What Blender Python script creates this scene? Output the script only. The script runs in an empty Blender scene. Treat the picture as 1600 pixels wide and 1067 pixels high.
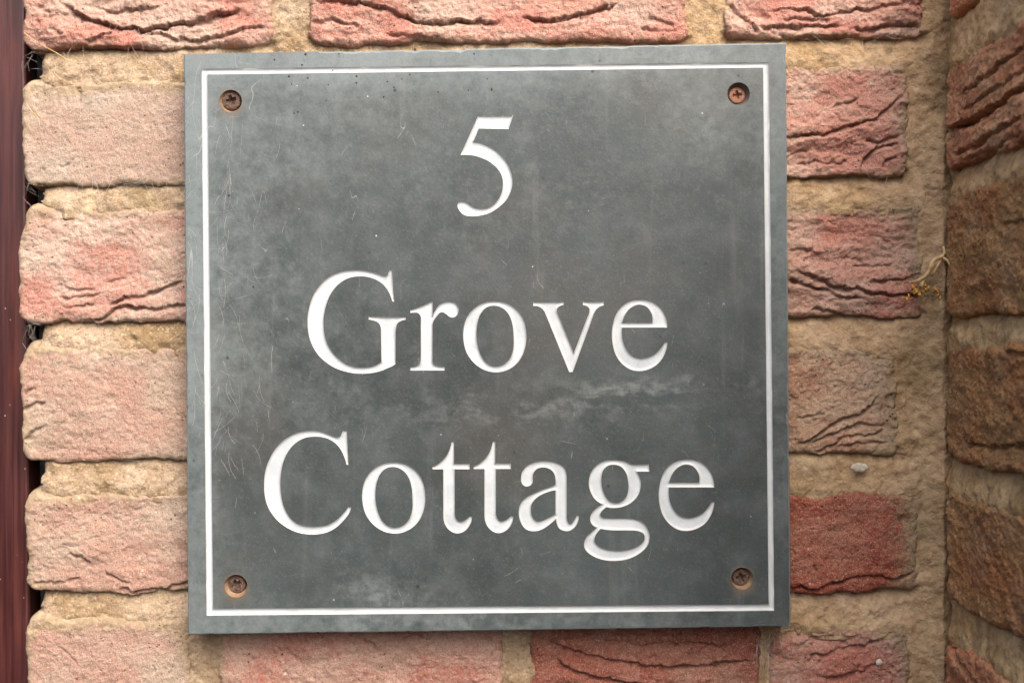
import bpy, math, random
import numpy as np
from mathutils import Vector
from mathutils.geometry import delaunay_2d_cdt

# ------------------------------------------------------------------ camera, sky, sun, exposure
SC = bpy.context.scene
COL = SC.collection
D = 0.70                       # lens to brick face, metres
F = 2071.0                     # focal length in photograph pixels (1600 wide)
S = D / F                      # metres per photograph pixel on the brick face

cam_d = bpy.data.cameras.new('camera')
cam_d.sensor_width = 36.0
cam_d.lens = 36.0 * F / 1600.0
cam_d.clip_start = 0.01
cam_d.clip_end = 100.0
cam_d.dof.use_dof = True
cam_d.dof.focus_distance = 0.68
cam_d.dof.aperture_fstop = 7.0
cam = bpy.data.objects.new('camera', cam_d)
COL.objects.link(cam)
cam.location = (0, -D, 0)
cam.rotation_euler = (math.radians(90), 0, 0)
SC.camera = cam

SUN_EL, SUN_AZ = 47.0, 25.0     # degrees; azimuth measured from straight behind the camera, + = from the right
w = bpy.data.worlds.new('World')
SC.world = w
w.use_nodes = True
nt = w.node_tree
bg = nt.nodes['Background']
sky = nt.nodes.new('ShaderNodeTexSky')
sky.sky_type = 'NISHITA'
sky.sun_disc = False
sky.sun_elevation = math.radians(SUN_EL)
sky.sun_rotation = math.radians(180 - SUN_AZ)
sky.air_density = 0.55
sky.dust_density = 7.0
sky.ozone_density = 0.0
nt.links.new(sky.outputs[0], bg.inputs[0])
bg.inputs[1].default_value = 0.15

sd = bpy.data.lights.new('sun', 'SUN')
sd.energy = 1.25
sd.angle = math.radians(70)
sd.color = (1.0, 0.985, 0.955)
sun = bpy.data.objects.new('sun', sd)
COL.objects.link(sun)
sv = Vector((math.sin(math.radians(SUN_AZ)) * math.cos(math.radians(SUN_EL)),
             -math.cos(math.radians(SUN_AZ)) * math.cos(math.radians(SUN_EL)),
             math.sin(math.radians(SUN_EL))))
sun.rotation_euler = sv.to_track_quat('Z', 'Y').to_euler()
sun.location = (0.3, -2, 2)

vs = SC.view_settings
vs.view_transform = 'Standard'
vs.look = 'None'
vs.exposure = 1.10
vs.gamma = 1.0
vs.use_curve_mapping = False

# ------------------------------------------------------------------ numeric helpers
def _hash(ix, iy, seed):
    h = (ix.astype(np.int64) * 374761393 + iy.astype(np.int64) * 668265263 + seed * 982451653) & 0xFFFFFFFF
    h = ((h ^ (h >> 13)) * 1274126177) & 0xFFFFFFFF
    h = h ^ (h >> 16)
    return (h & 0xFFFFFF) / float(0xFFFFFF)

def vnoise(x, y, seed=0):
    x = np.asarray(x, float); y = np.asarray(y, float)
    ix = np.floor(x); iy = np.floor(y)
    fx = x - ix; fy = y - iy
    fx = fx * fx * fx * (fx * (fx * 6 - 15) + 10)
    fy = fy * fy * fy * (fy * (fy * 6 - 15) + 10)
    a = _hash(ix, iy, seed); b = _hash(ix + 1, iy, seed)
    c = _hash(ix, iy + 1, seed); d = _hash(ix + 1, iy + 1, seed)
    return (a + (b - a) * fx) * (1 - fy) + (c + (d - c) * fx) * fy - 0.5

def fbm(x, y, seed=0, octv=4, gain=0.5):
    t = 0.0; amp = 1.0
    for o in range(octv):
        t = t + amp * vnoise(x * 2 ** o + 17.3 * o, y * 2 ** o - 9.1 * o, seed + o * 31)
        amp *= gain
    return t

def sstep(a, b, x):
    t = np.clip((x - a) / (b - a), 0, 1)
    return t * t * (3 - 2 * t)

def poly_dist(u, v, pts):
    """distance, signed side (+ above), and position along an open polyline"""
    best = np.full(u.shape, 1e9); side = np.zeros(u.shape); along = np.zeros(u.shape)
    L = 0.0
    tot = sum(math.dist(pts[i], pts[i + 1]) for i in range(len(pts) - 1))
    for i in range(len(pts) - 1):
        ax, ay = pts[i]; bx, by = pts[i + 1]
        dx, dy = bx - ax, by - ay
        l2 = dx * dx + dy * dy + 1e-12
        t = np.clip(((u - ax) * dx + (v - ay) * dy) / l2, 0, 1)
        px, py = ax + t * dx, ay + t * dy
        d = np.hypot(u - px, v - py)
        m = d < best
        best = np.where(m, d, best)
        sg = np.sign(dx * (v - ay) - dy * (u - ax))
        side = np.where(m, sg, side)
        along = np.where(m, (L + t * math.sqrt(l2)) / tot, along)
        L += math.sqrt(l2)
    return best, side, along

def wall_uv(px, py):            # photograph pixel -> metres on the main brick face
    return ((px - 800.0) * S, (533.5 - py) * S)

X0 = 672.0 * S                  # plane of the return wall
def side_uv(px, py):            # photograph pixel -> (distance out from the corner, height) on the return wall
    d = X0 * F / (px - 800.0)
    return (D - d, (533.5 - py) * d / F)

def to_main(u, v, h): return np.stack([u, -h, v], -1)
def to_side(u, v, h): return np.stack([X0 - h, -u, v], -1)

# ------------------------------------------------------------------ object helpers
def link(o, parent=None):
    COL.objects.link(o)
    if parent is not None:
        o.parent = parent
    return o

def empty(name, label, cat, group=None, loc=(0, 0, 0)):
    o = bpy.data.objects.new(name, None)
    o.empty_display_size = 0.02
    o.location = loc
    o['label'] = label; o['category'] = cat
    if group: o['group'] = group
    return link(o)

def mesh_from(name, verts, faces, mat, parent=None, attrs=None, smooth=True):
    """verts (n,3), faces (m,k) int array of one size"""
    verts = np.asarray(verts, np.float32); faces = np.asarray(faces, np.int32)
    me = bpy.data.meshes.new(name)
    n, (m, k) = len(verts), faces.shape
    me.vertices.add(n); me.vertices.foreach_set('co', verts.ravel())
    me.loops.add(m * k); me.loops.foreach_set('vertex_index', faces.ravel())
    me.polygons.add(m)
    me.polygons.foreach_set('loop_start', np.arange(0, m * k, k, dtype=np.int32))
    me.polygons.foreach_set('loop_total', np.full(m, k, np.int32))
    me.polygons.foreach_set('use_smooth', np.full(m, smooth, bool))
    me.update(calc_edges=True)
    for an, av in (attrs or {}).items():
        a = me.attributes.new(an, 'FLOAT', 'POINT')
        a.data.foreach_set('value', np.asarray(av, np.float32).ravel())
    me.materials.append(mat)
    return link(bpy.data.objects.new(name, me), parent)

def grid_faces(nu, nv):
    i = np.arange(nv - 1)[:, None] * nu + np.arange(nu - 1)[None, :]
    i = i.ravel()
    return np.stack([i, i + 1, i + nu + 1, i + nu], -1)

# ------------------------------------------------------------------ node helpers
class NT:
    def __init__(self, name):
        self.m = bpy.data.materials.new(name)
        self.m.use_nodes = True
        self.t = self.m.node_tree
        self.b = self.t.nodes['Principled BSDF']
    def n(self, typ, **kw):
        nd = self.t.nodes.new(typ)
        for k, v in kw.items():
            setattr(nd, k, v)
        return nd
    def l(self, a, b): self.t.links.new(a, b)
    def coord(self): return self.n('ShaderNodeTexCoord').outputs['Object']
    def noise(self, scale, detail=4, rough=0.55, vec=None, dist=0.0, out='Fac'):
        nd = self.n('ShaderNodeTexNoise')
        nd.inputs['Scale'].default_value = scale
        nd.inputs['Detail'].default_value = detail
        nd.inputs['Roughness'].default_value = rough
        nd.inputs['Distortion'].default_value = dist
        if vec is not None: self.l(vec, nd.inputs['Vector'])
        return nd.outputs[out]
    def voro(self, scale, vec=None, feature='F1', out='Distance', rnd=1.0):
        nd = self.n('ShaderNodeTexVoronoi', feature=feature)
        nd.inputs['Scale'].default_value = scale
        nd.inputs['Randomness'].default_value = rnd
        if vec is not None: self.l(vec, nd.inputs['Vector'])
        return nd.outputs[out]
    def mapping(self, vec, loc=(0, 0, 0), scale=(1, 1, 1), rot=(0, 0, 0)):
        nd = self.n('ShaderNodeMapping')
        nd.inputs['Location'].default_value = loc
        nd.inputs['Scale'].default_value = scale
        nd.inputs['Rotation'].default_value = rot
        self.l(vec, nd.inputs['Vector'])
        return nd.outputs[0]
    def ramp(self, fac, a, b, lo=0.0, hi=1.0):
        nd = self.n('ShaderNodeMapRange')
        nd.interpolation_type = 'SMOOTHSTEP'
        nd.inputs['From Min'].default_value = a
        nd.inputs['From Max'].default_value = b
        nd.inputs['To Min'].default_value = lo
        nd.inputs['To Max'].default_value = hi
        self.l(fac, nd.inputs['Value'])
        return nd.outputs[0]
    def math(self, op, a, b=None, clamp=False):
        nd = self.n('ShaderNodeMath', operation=op, use_clamp=clamp)
        for i, x in enumerate((a, b)):
            if x is None: continue
            if isinstance(x, (int, float)): nd.inputs[i].default_value = x
            else: self.l(x, nd.inputs[i])
        return nd.outputs[0]
    def mix(self, fac, a, b, blend='MIX'):
        nd = self.n('ShaderNodeMix', data_type='RGBA', blend_type=blend)
        nd.clamp_factor = True
        for sock, x in ((nd.inputs[0], fac), (nd.inputs[6], a), (nd.inputs[7], b)):
            if isinstance(x, (int, float)): sock.default_value = x
            elif isinstance(x, tuple): sock.default_value = (*x, 1.0) if len(x) == 3 else x
            else: self.l(x, sock)
        return nd.outputs[2]
    def attr(self, name):
        return self.n('ShaderNodeAttribute', attribute_name=name).outputs['Fac']
    def bump(self, h, strength, dist, normal=None):
        nd = self.n('ShaderNodeBump')
        nd.inputs['Strength'].default_value = strength
        nd.inputs['Distance'].default_value = dist
        self.l(h, nd.inputs['Height'])
        if normal is not None: self.l(normal, nd.inputs['Normal'])
        return nd.outputs[0]
    def done(self, color=None, rough=0.9, normal=None, spec=None, metal=0.0):
        b = self.b
        if isinstance(color, tuple): b.inputs['Base Color'].default_value = (*color, 1)
        elif color is not None: self.l(color, b.inputs['Base Color'])
        if isinstance(rough, (int, float)): b.inputs['Roughness'].default_value = rough
        else: self.l(rough, b.inputs['Roughness'])
        if normal is not None: self.l(normal, b.inputs['Normal'])
        if spec is not None: b.inputs['Specular IOR Level'].default_value = spec
        b.inputs['Metallic'].default_value = metal
        return self.m

def lin(c, k=0.65):
    f = lambda x: x / 12.92 if x <= 0.04045 else ((x + 0.055) / 1.055) ** 2.4
    return tuple(f(x / 255.0) * k for x in c)

MORTAR_L = lin((208, 184, 158), 0.61)
MORTAR_D = lin((174, 148, 114), 0.59)

def brick_mat(name, pale, red, dark, off, mort=(206, 182, 148), dust=0.25, bump=1.0):
    m = NT(name)
    c = m.mapping(m.coord(), loc=(off * 0.37, off * 0.11, off * 0.23))
    sm, rd = m.attr('smear'), m.attr('red')
    cloud = m.noise(38, 5, 0.6, c)
    fine = m.noise(420, 4, 0.65, c)
    grit = m.noise(1500, 2, 0.6, c)
    r = m.math('ADD', rd, m.math('MULTIPLY', m.math('SUBTRACT', fine, 0.5), 2.0))
    r = m.math('ADD', r, m.math('MULTIPLY', m.math('SUBTRACT', grit, 0.5), 1.2))
    r = m.ramp(r, 0.1, 1.0)
    col = m.mix(r, pale, red)
    col = m.mix(m.ramp(cloud, 0.52, 0.72, 0, 0.55), col, dark)
    # grit: each sandy grain a little lighter or darker
    col = m.mix(m.ramp(grit, 0.54, 0.72, 0, 0.6), col, lin((232, 212, 190), 0.72))
    col = m.mix(m.ramp(grit, 0.47, 0.28, 0, 0.7), col, tuple(x * 0.38 for x in dark))
    s = m.math('ADD', sm, m.math('MULTIPLY', m.math('SUBTRACT', m.noise(240, 5, 0.7, c), 0.5), 1.3))
    s = m.math('ADD', s, m.math('MULTIPLY', m.math('SUBTRACT', grit, 0.5), 0.8))
    col = m.mix(m.ramp(s, 0.25, 0.85, 0, 0.92), col, m.mix(m.ramp(fine, 0.3, 0.7), lin(mort, 0.6), lin(tuple(x * 0.84 for x in mort), 0.6)))
    # cream lime dust lying in patches and runs, and odd pale flecks
    dn = m.noise(26, 6, 0.66, m.mapping(c, loc=(7, 3, 1), scale=(1.3, 1, 0.8)))
    col = m.mix(m.ramp(dn, 0.46, 0.72, 0, dust), col, m.mix(m.ramp(fine, 0.35, 0.65), lin((228, 210, 188), 0.64), lin((206, 182, 156), 0.62)))
    fk = m.math('MULTIPLY', m.ramp(m.voro(170, m.mapping(c, loc=(2, 9, 5))), 0.15, 0.08), m.ramp(m.noise(44, 2, 0.5, m.mapping(c, loc=(8, 8, 2))), 0.60, 0.66))
    col = m.mix(m.math('MULTIPLY', fk, 0.75), col, lin((236, 220, 198), 0.68))
    # dark pin holes
    vd = m.voro(330, c)
    pick = m.noise(75, 3, 0.6, c)
    pit = m.math('MULTIPLY', m.ramp(vd, 0.22, 0.09), m.ramp(pick, 0.54, 0.62))
    col = m.mix(m.math('MULTIPLY', pit, 0.7), col, (0.05, 0.03, 0.02))
    hgt = m.math('ADD', m.math('MULTIPLY', fine, 1.0), m.math('MULTIPLY', grit, 0.45))
    hgt = m.math('SUBTRACT', hgt, m.math('MULTIPLY', pit, 0.8))
    return m.done(col, 0.95, m.bump(hgt, bump, 0.0016), spec=0.1)

def mortar_mat(name, a, b, off):
    m = NT(name)
    c = m.mapping(m.coord(), loc=(off, off * 0.7, off * 0.3))
    cloud = m.noise(30, 5, 0.6, c)
    mid = m.noise(170, 4, 0.65, c)
    grain = m.voro(900, c, out='Color')
    gs = m.n('ShaderNodeSeparateColor'); m.l(grain, gs.inputs[0])
    gv = gs.outputs[0]
    gd = m.voro(900, c)
    col = m.mix(m.ramp(cloud, 0.35, 0.65), a, b)
    col = m.mix(m.ramp(mid, 0.55, 0.75, 0, 0.5), col, lin((214, 192, 160), 0.62))
    col = m.mix(m.ramp(gv, 0.80, 0.95, 0, 0.35), col, lin((238, 214, 178), 0.7))
    col = m.mix(m.ramp(gv, 0.22, 0.05, 0, 0.38), col, lin((120, 90, 58), 0.6))
    sx = m.n('ShaderNodeSeparateXYZ'); m.l(m.coord(), sx.inputs[0])
    ochre = m.ramp(m.math('ADD', sx.outputs[0], m.math('MULTIPLY', m.math('SUBTRACT', cloud, 0.5), 0.25)), -0.05, 0.22, 0, 0.6)
    col = m.mix(ochre, col, m.mix(m.ramp(mid, 0.35, 0.65), lin((218, 186, 144), 0.70), lin((182, 148, 108), 0.68)))
    stn = m.noise(34, 6, 0.7, m.mapping(c, loc=(4, 6, 8), scale=(1.0, 1, 0.7)))
    col = m.mix(m.ramp(stn, 0.50, 0.68, 0, 0.55), col, lin((140, 112, 74), 0.58))
    col = m.mix(m.ramp(stn, 0.44, 0.30, 0, 0.55), col, lin((232, 208, 170), 0.72))
    # grey-green bloom in patches
    col = m.mix(m.ramp(m.noise(22, 3, 0.5, m.mapping(c, loc=(3, 1, 7))), 0.55, 0.75, 0, 0.4), col, lin((150, 138, 105), 0.6))
    hgt = m.math('ADD', mid, m.math('MULTIPLY', gd, -0.5))
    hgt = m.math('ADD', hgt, m.math('MULTIPLY', m.noise(700, 3, 0.6, c), 0.6))
    return m.done(col, 0.97, m.bump(hgt, 0.6, 0.0010), spec=0.1)

# ------------------------------------------------------------------ bricks
RES = 0.0006
def make_brick(rect, conv, cracks, mat, parent, seed, crease=0.5, rough=1.0, proud=0.0,
               tilt=0.45, smear=0.5, redbias=0.0, end_smear=(0, 0), back=0.09, res=RES, raw=False,
               edge_r=0.0034, blobs=(), conv_cracks=None):
    """rect = px box (x0,y0,x1,y1); cracks = [(depth_mm, width_mm, lip_mm, [px...]), ...]"""
    cc = conv_cracks or (wall_uv if conv is to_main else side_uv)
    if raw: u0, v1, u1, v0 = rect
    else:
        u0, v1 = cc(rect[0], rect[1]); u1, v0 = cc(rect[2], rect[3])
    pad = 0.004
    nu = int((u1 - u0 + 2 * pad) / res) + 2; nv = int((v1 - v0 + 2 * pad) / res) + 2
    U, V = np.meshgrid(np.linspace(u0 - pad, u1 + pad, nu), np.linspace(v0 - pad, v1 + pad, nv))
    uc = (u0 + u1) / 2
    Vs = V - math.tan(math.radians(tilt)) * (U - uc)
    K = 1000.0
    def en(a, s): return 0.0030 * fbm(a * 45, 0 * a + s, seed + s, 3) + 0.0010 * fbm(a * 220, 0 * a + s, seed + 7 + s, 3)
    eu = np.minimum(U - u0 + en(V, 1), u1 - U + en(V, 2))
    ev = np.minimum(Vs - v0 + en(U, 3), v1 - Vs + en(U, 4))
    r = 0.006
    e = r - np.hypot(np.maximum(r - eu, 0), np.maximum(r - ev, 0))
    e = np.where((eu > r) & (ev > r), np.minimum(eu, ev), np.minimum(e, np.minimum(eu, ev)))
    R = edge_r * (1 + 0.6 * fbm(U * 60, V * 60, seed + 50, 2))
    R = R * (1 + 1.6 * sstep(0.010, 0.0, v1 - Vs))
    q = np.clip(1 - e / R, 0, 1)
    h = -R * (1 - np.sqrt(np.maximum(1 - q * q, 0))) * 0.75
    h = np.where(e < 0, -R * 0.75 + e * 14, h)
    # body relief
    wu = U + 0.004 * fbm(U * 70, V * 70, seed + 11, 3); wv = V + 0.003 * fbm(U * 60, V * 60, seed + 12, 3)
    h = h + rough * (0.0016 * fbm(wu * 30, wv * 45, seed, 4) + 0.0011 * fbm(wu * 150, wv * 190, seed + 3, 4, 0.65)
                     + 0.0006 * fbm(U * 650, V * 650, seed + 5, 2))
    # folded, sand-creased skin: long wandering creases
    n1 = fbm(wu * 22, wv * 90 + 0.9 * fbm(U * 26, V * 26, seed + 20, 3) * 3, seed + 21, 3)
    ridge = 1 - np.abs(n1) * 5.0
    zone = sstep(-0.05, 0.30, fbm(U * 18, V * 30, seed + 23, 2))
    nn = fbm(wu * 17, wv * 62, seed + 26, 4, 0.55) * 7.0 + 0.35 * fbm(U * 300, V * 300, seed + 27, 2)
    fl = np.floor(nn)
    terr = fl + sstep(0.0, 0.16, nn - fl) + 0.35 * (nn - fl)
    h = h + crease * 0.0011 * terr * zone
    h = h + crease * 0.0010 * fbm(wu * 28, wv * 150, seed + 25, 3) * zone
    jag_u = U + 0.0011 * fbm(U * 260, V * 260, seed + 30, 3); jag_v = V + 0.0018 * fbm(U * 230, V * 230, seed + 31, 4, 0.65)
    for i, (dep, wid, lip, pts) in enumerate(cracks):
        P = [cc(*p) for p in pts]
        P = [p for p in P]
        d, sd_, al = poly_dist(jag_u, jag_v, P)
        fade = sstep(0, 0.12, al) * sstep(0, 0.12, 1 - al)
        fade = fade * (0.75 + 0.6 * fbm(U * 110, V * 110, seed + 40 + i, 2))
        ww = wid / K * (0.8 + 0.7 * fbm(U * 90, V * 90, seed + 60 + i, 2))
        ww = np.maximum(ww, 0.0004)
        # groove sits under an overlapping fold: sharp above, sloping out below
        dd = d * np.where(sd_ > 0, 2.3, 0.75)
        h = h - 1.0 * dep / K * fade * np.exp(-(dd / ww) ** 2)
        h = h + 0.7 * lip / K * fade * np.where(sd_ > 0, np.exp(-d / 0.005) * sstep(0, 0.0012, d), 0)
    for bu, bv, br, bh in blobs:
        cu, cv = cc(bu, bv); br *= S
        d = np.hypot(jag_u - cu, jag_v - cv)
        h = h + bh / K * np.exp(-(d / br) ** 2)
    h = h + proud + 0.0008 * (U - uc) / 0.1 * ((seed % 5) - 2) * 0.5
    h = np.maximum(h, -0.055)
    # colour masks
    edge_band = 0.004 + 0.009 * (0.5 + fbm(U * 45, V * 45, seed + 70, 3))
    topw = sstep(0.016, 0.0, v1 - Vs) * (1.0 + 1.1 * fbm(U * 60, V * 60, seed + 74, 3))
    sm = smear * sstep(1.0, 0.0, e / edge_band) * 0.9 + topw * smear
    sm = sm + smear * 0.6 * fbm(U * 25, V * 40, seed + 72, 4)
    L = u1 - u0
    if end_smear[0]: sm = sm + end_smear[0] * sstep(0.03, 0.0, U - u0)
    if end_smear[1]: sm = sm + end_smear[1] * sstep(0.03, 0.0, u1 - U)
    rd = 0.5 + redbias + 1.0 * fbm(U * 28, V * 45, seed + 80, 4)
    # closed solid: front sheet + skirt to the back
    front = conv(U.ravel(), V.ravel(), h.ravel())
    idx = np.arange(nu * nv).reshape(nv, nu)
    ring = np.concatenate([idx[0, :-1], idx[:-1, -1], idx[-1, :0:-1], idx[:0:-1, 0]])
    n0 = len(front)
    ins = 0.0
    bk = conv(U.ravel()[ring], V.ravel()[ring], np.full(len(ring), -back))
    verts = np.concatenate([front, bk])
    j = np.arange(len(ring)); jn = (j + 1) % len(ring)
    sk = np.stack([ring[j], n0 + j, n0 + jn, ring[jn]], -1)
    faces = np.concatenate([grid_faces(nu, nv), sk])
    smv = np.concatenate([sm.ravel(), sm.ravel()[ring]]); rdv = np.concatenate([rd.ravel(), rd.ravel()[ring]])
    o = mesh_from('brick', verts, faces, mat, parent, {'smear': smv, 'red': rdv})
    return (u0, v0, u1, v1)

main_wall = empty('brick_wall', 'weathered pinkish red brick wall with sandy mortar behind the slate sign', 'wall', loc=(0, 0.09, -0.23))
main_wall_inv = main_wall.matrix_basis.inverted()
side_wall = empty('return_wall', 'dark brown brick return wall coming forward at the right edge', 'wall', loc=(X0 + 0.09, -0.1, -0.23))

def B(n, pale, red, dark, off, k=0.65, **kw):
    return brick_mat(n, lin(pale, k), lin(red, k), lin(dark, k), off, **kw)

M_top = B('brick_pink', (224, 190, 172), (212, 142, 126), (192, 152, 134), 1.0, dust=0.35)
M_buff = B('brick_buff', (212, 192, 174), (208, 176, 158), (184, 160, 140), 2.3, dust=0.6, bump=0.6, k=0.58)
M_rose = B('brick_rose', (220, 194, 176), (208, 148, 132), (194, 160, 140), 3.1, dust=0.5, bump=0.7, k=0.60)
M_tan = B('brick_tan', (210, 186, 166), (206, 162, 144), (182, 154, 132), 4.7, dust=0.5, bump=0.65, k=0.57)
M_red = B('brick_red', (216, 178, 160), (202, 130, 114), (180, 134, 116), 5.9, k=0.67, dust=0.35)
M_brown = B('brick_brown', (212, 184, 156), (200, 152, 126), (172, 142, 114), 6.4, k=0.68, dust=0.35)
M_roser = B('brick_rose_red', (222, 190, 172), (206, 146, 130), (190, 152, 134), 3.7, dust=0.45, k=0.68)
M_deep = B('brick_deep_red', (200, 136, 114), (182, 92, 74), (148, 90, 72), 7.2, k=0.60)
M_dull = B('brick_dull_red', (192, 134, 114), (170, 98, 82), (142, 92, 78), 8.8)
M_sider = B('brick_side_red', (220, 174, 132), (208, 140, 102), (160, 116, 80), 9.5, k=0.86)
M_sideb = B('brick_side_brown', (198, 154, 104), (188, 128, 82), (142, 104, 64), 10.5, k=0.82)

rects = []
def MB(rect, cracks, mat, seed, **kw):
    rects.append(make_brick(rect, to_main, cracks, mat, main_wall, seed, **kw))

# course above the sign
MB((37, -112, 426, 74), [
    (6.5, 1.5, 1.6, [(92, 2), (118, 20), (152, 35), (182, 44), (229, 46), (256, 41), (303, 34), (337, 25), (385, 16)]),
    (4.0, 1.2, 1.0, [(216, 53), (250, 54), (280, 62), (310, 67), (337, 56), (371, 49), (420, 42)]),
    (3.0, 1.2, 0.8, [(132, 69), (152, 60), (176, 53)]),
    (2.6, 1.2, 0.6, [(58, 8), (70, 15), (80, 24)]), (2.6, 1.2, 0.6, [(76, 48), (90, 52), (104, 58)]),
    (3.2, 1.2, 1.0, [(143, 12), (175, 17), (216, 15), (254, 9)]),
    (5.0, 1.4, 1.2, [(120, -40), (220, -30), (330, -45), (400, -60)])],
   M_top, 101, crease=0.75, smear=0.4)
MB((484, -112, 1076, 66), [
    (6.0, 1.5, 1.6, [(482, 2), (568, 5), (617, 19), (649, 33), (686, 38), (724, 32), (792, 37)]),
    (5.5, 1.4, 1.5, [(812, 26), (837, 33), (875, 28), (918, 21), (970, 3)]),
    (3.5, 1.4, 0.8, [(486, 36), (520, 32), (566, 44)]),
    (2.5, 1.0, 0.5, [(1010, 28), (1035, 34), (1056, 40)]), (2.2, 1.0, 0.5, [(1000, 46), (1030, 50), (1062, 47)]),
    (2.5, 1.0, 0.6, [(600, 52), (640, 60), (690, 58)])],
   M_top, 202, crease=0.6, smear=0.42)
MB((1133, -112, 1446, 61), [
    (4.2, 1.2, 1.4, [(1196, 13), (1261, 15), (1278, 25), (1325, 17), (1372, 13), (1420, 6)]),
    (3.8, 1.1, 1.2, [(1180, 44), (1240, 42), (1281, 40), (1318, 40)]),
    (3.8, 1.1, 1.2, [(1330, 43), (1348, 51), (1375, 42), (1438, 38)]),
    (3.6, 1.1, 1.2, [(1214, 53), (1234, 59), (1308, 57), (1348, 55)]),
    (3.2, 1.2, 1.0, [(1138, 8), (1160, 24), (1178, 44), (1186, 56)]),
    (3.0, 1.0, 1.0, [(1222, 32), (1262, 30), (1300, 33)])],
   M_top, 303, crease=1.0, smear=0.42)

# left of the sign
MB((32, 119, 470, 288), [(2.2, 0.9, 0.4, [(123, 132), (126, 146), (125, 162)]), (1.6, 0.9, 0.3, [(90, 262), (104, 256), (117, 248)])],
   M_buff, 404, crease=0.10, rough=0.5, smear=0.75)
MB((33, 318, 455, 503), [
    (4.2, 1.2, 1.3, [(166, 477), (197, 467), (227, 462), (252, 451), (288, 440)]),
    (4.6, 1.2, 1.3, [(130, 497), (146, 502), (161, 496), (179, 482), (205, 480), (227, 482), (300, 477)]),
    (2.0, 0.9, 0.6, [(96, 481), (120, 478), (150, 474)]), (1.8, 0.9, 0.5, [(90, 466), (120, 463), (158, 458)]),
    (1.6, 0.8, 0.4, [(166, 438), (182, 436), (196, 434)]), (1.4, 0.9, 0.3, [(84, 446), (120, 452), (150, 451)])],
   M_rose, 505, crease=0.25, rough=0.65, smear=0.6, redbias=-0.02)
MB((33, 532, 480, 718), [
    (2.4, 1.1, 0.6, [(36, 692), (51, 674), (76, 664)]), (2.4, 1.1, 0.6, [(36, 643), (52, 634), (72, 629)]),
    (2.0, 1.0, 0.5, [(36, 614), (44, 609), (56, 606)])],
   M_tan, 606, crease=0.12, rough=0.6, smear=0.72)
MB((38, 762, 465, 926), [
    (3.4, 1.3, 0.8, [(182, 919), (210, 924), (232, 921), (261, 918), (300, 904)]),
    (2.6, 1.3, 0.6, [(50, 914), (88, 910), (112, 908), (126, 902)]),
    (2.2, 1.0, 0.5, [(108, 864), (128, 870), (143, 884)]), (2.0, 1.0, 0.5, [(160, 888), (184, 902), (206, 913)]),
    (3.6, 1.0, 1.0, [(206, 771), (226, 772), (250, 767), (280, 769), (300, 768)])],
   M_tan, 707, crease=0.22, rough=0.7, smear=0.62, redbias=0.12)
MB((41, 960, 298, 1150), [(2.6, 0.9, 0.4, [(238, 1036), (242, 1044), (241, 1054)]), (1.8, 1.0, 0.4, [(92, 1008), (108, 1022), (122, 1038)])],
   M_tan, 808, crease=0.15, rough=0.6, smear=0.8)

# right of the sign
MB((1010, 97, 1418, 277), [
    (4.4, 1.3, 1.6, [(1215, 216), (1240, 214), (1284, 211), (1335, 196), (1369, 184), (1396, 162), (1419, 143)]),
    (2.6, 1.0, 0.8, [(1220, 250), (1240, 241), (1266, 232)]),
    (3.8, 1.1, 1.4, [(1353, 218), (1372, 225), (1389, 214), (1406, 211)]),
    (3.6, 1.1, 1.2, [(1346, 266), (1351, 250), (1362, 236), (1382, 227), (1404, 224)]),
    (3.0, 1.0, 1.0, [(1378, 263), (1384, 250), (1401, 247)]),
    (2.0, 1.0, 0.6, [(1300, 167), (1320, 163), (1342, 156)]), (2.4, 1.0, 0.7, [(1244, 258), (1276, 252), (1310, 256), (1330, 246)])],
   M_roser, 909, crease=0.6, smear=0.4, redbias=0.1, end_smear=(0, 0.35), blobs=[(1280, 257, 9, 1.6), (1365, 233, 9, 1.5), (1398, 220, 8, 1.4), (1352, 163, 12, 1.4)])
MB((1000, 312, 1444, 496), [
    (5.2, 1.3, 1.5, [(1225, 432), (1240, 438), (1266, 447), (1291, 452), (1310, 462), (1356, 467)]),
    (5.8, 1.4, 1.5, [(1238, 420), (1266, 429), (1291, 440), (1299, 449), (1346, 452), (1361, 458), (1405, 460), (1449, 463)]),
    (3.2, 1.1, 0.9, [(1355, 441), (1405, 436), (1438, 430)]),
    (2.2, 1.0, 0.6, [(1232, 388), (1256, 391), (1282, 398)]), (2.0, 1.0, 0.5, [(1312, 400), (1330, 403), (1350, 408)]),
    (2.8, 1.0, 0.8, [(1268, 483), (1290, 487), (1318, 490)]), (2.0, 1.0, 0.5, [(1330, 416), (1370, 414), (1400, 412)])],
   M_red, 1010, crease=0.55, smear=0.42, end_smear=(0, 0.55))
MB((1010, 538, 1405, 711), [
    (3.4, 1.2, 1.0, [(1240, 697), (1266, 690), (1302, 661), (1354, 643), (1374, 616)]),
    (2.8, 1.1, 0.9, [(1270, 708), (1328, 681), (1385, 673)]), (2.4, 1.1, 0.8, [(1256, 700), (1300, 678), (1345, 664), (1390, 662)]),
    (1.8, 1.0, 0.5, [(1238, 656), (1264, 650), (1290, 648)]), (2.2, 1.0, 0.7, [(1300, 702), (1340, 692), (1392, 688)])],
   M_brown, 1111, crease=0.4, smear=0.5, end_smear=(0, 0.7))
MB((1000, 764, 1434, 926), [
    (3.6, 1.3, 1.6, [(1225, 913), (1236, 916), (1273, 919), (1320, 907), (1360, 898), (1396, 908), (1436, 888)]),
    (2.4, 0.9, 0.3, [(1273, 881), (1275, 892), (1274, 903)]), (2.0, 1.0, 0.3, [(1236, 858), (1243, 868)])],
   M_deep, 1212, crease=0.2, rough=0.8, smear=0.28, redbias=0.2, end_smear=(0, 0.7), blobs=[(1407, 812, 9, -2.0)])
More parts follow.
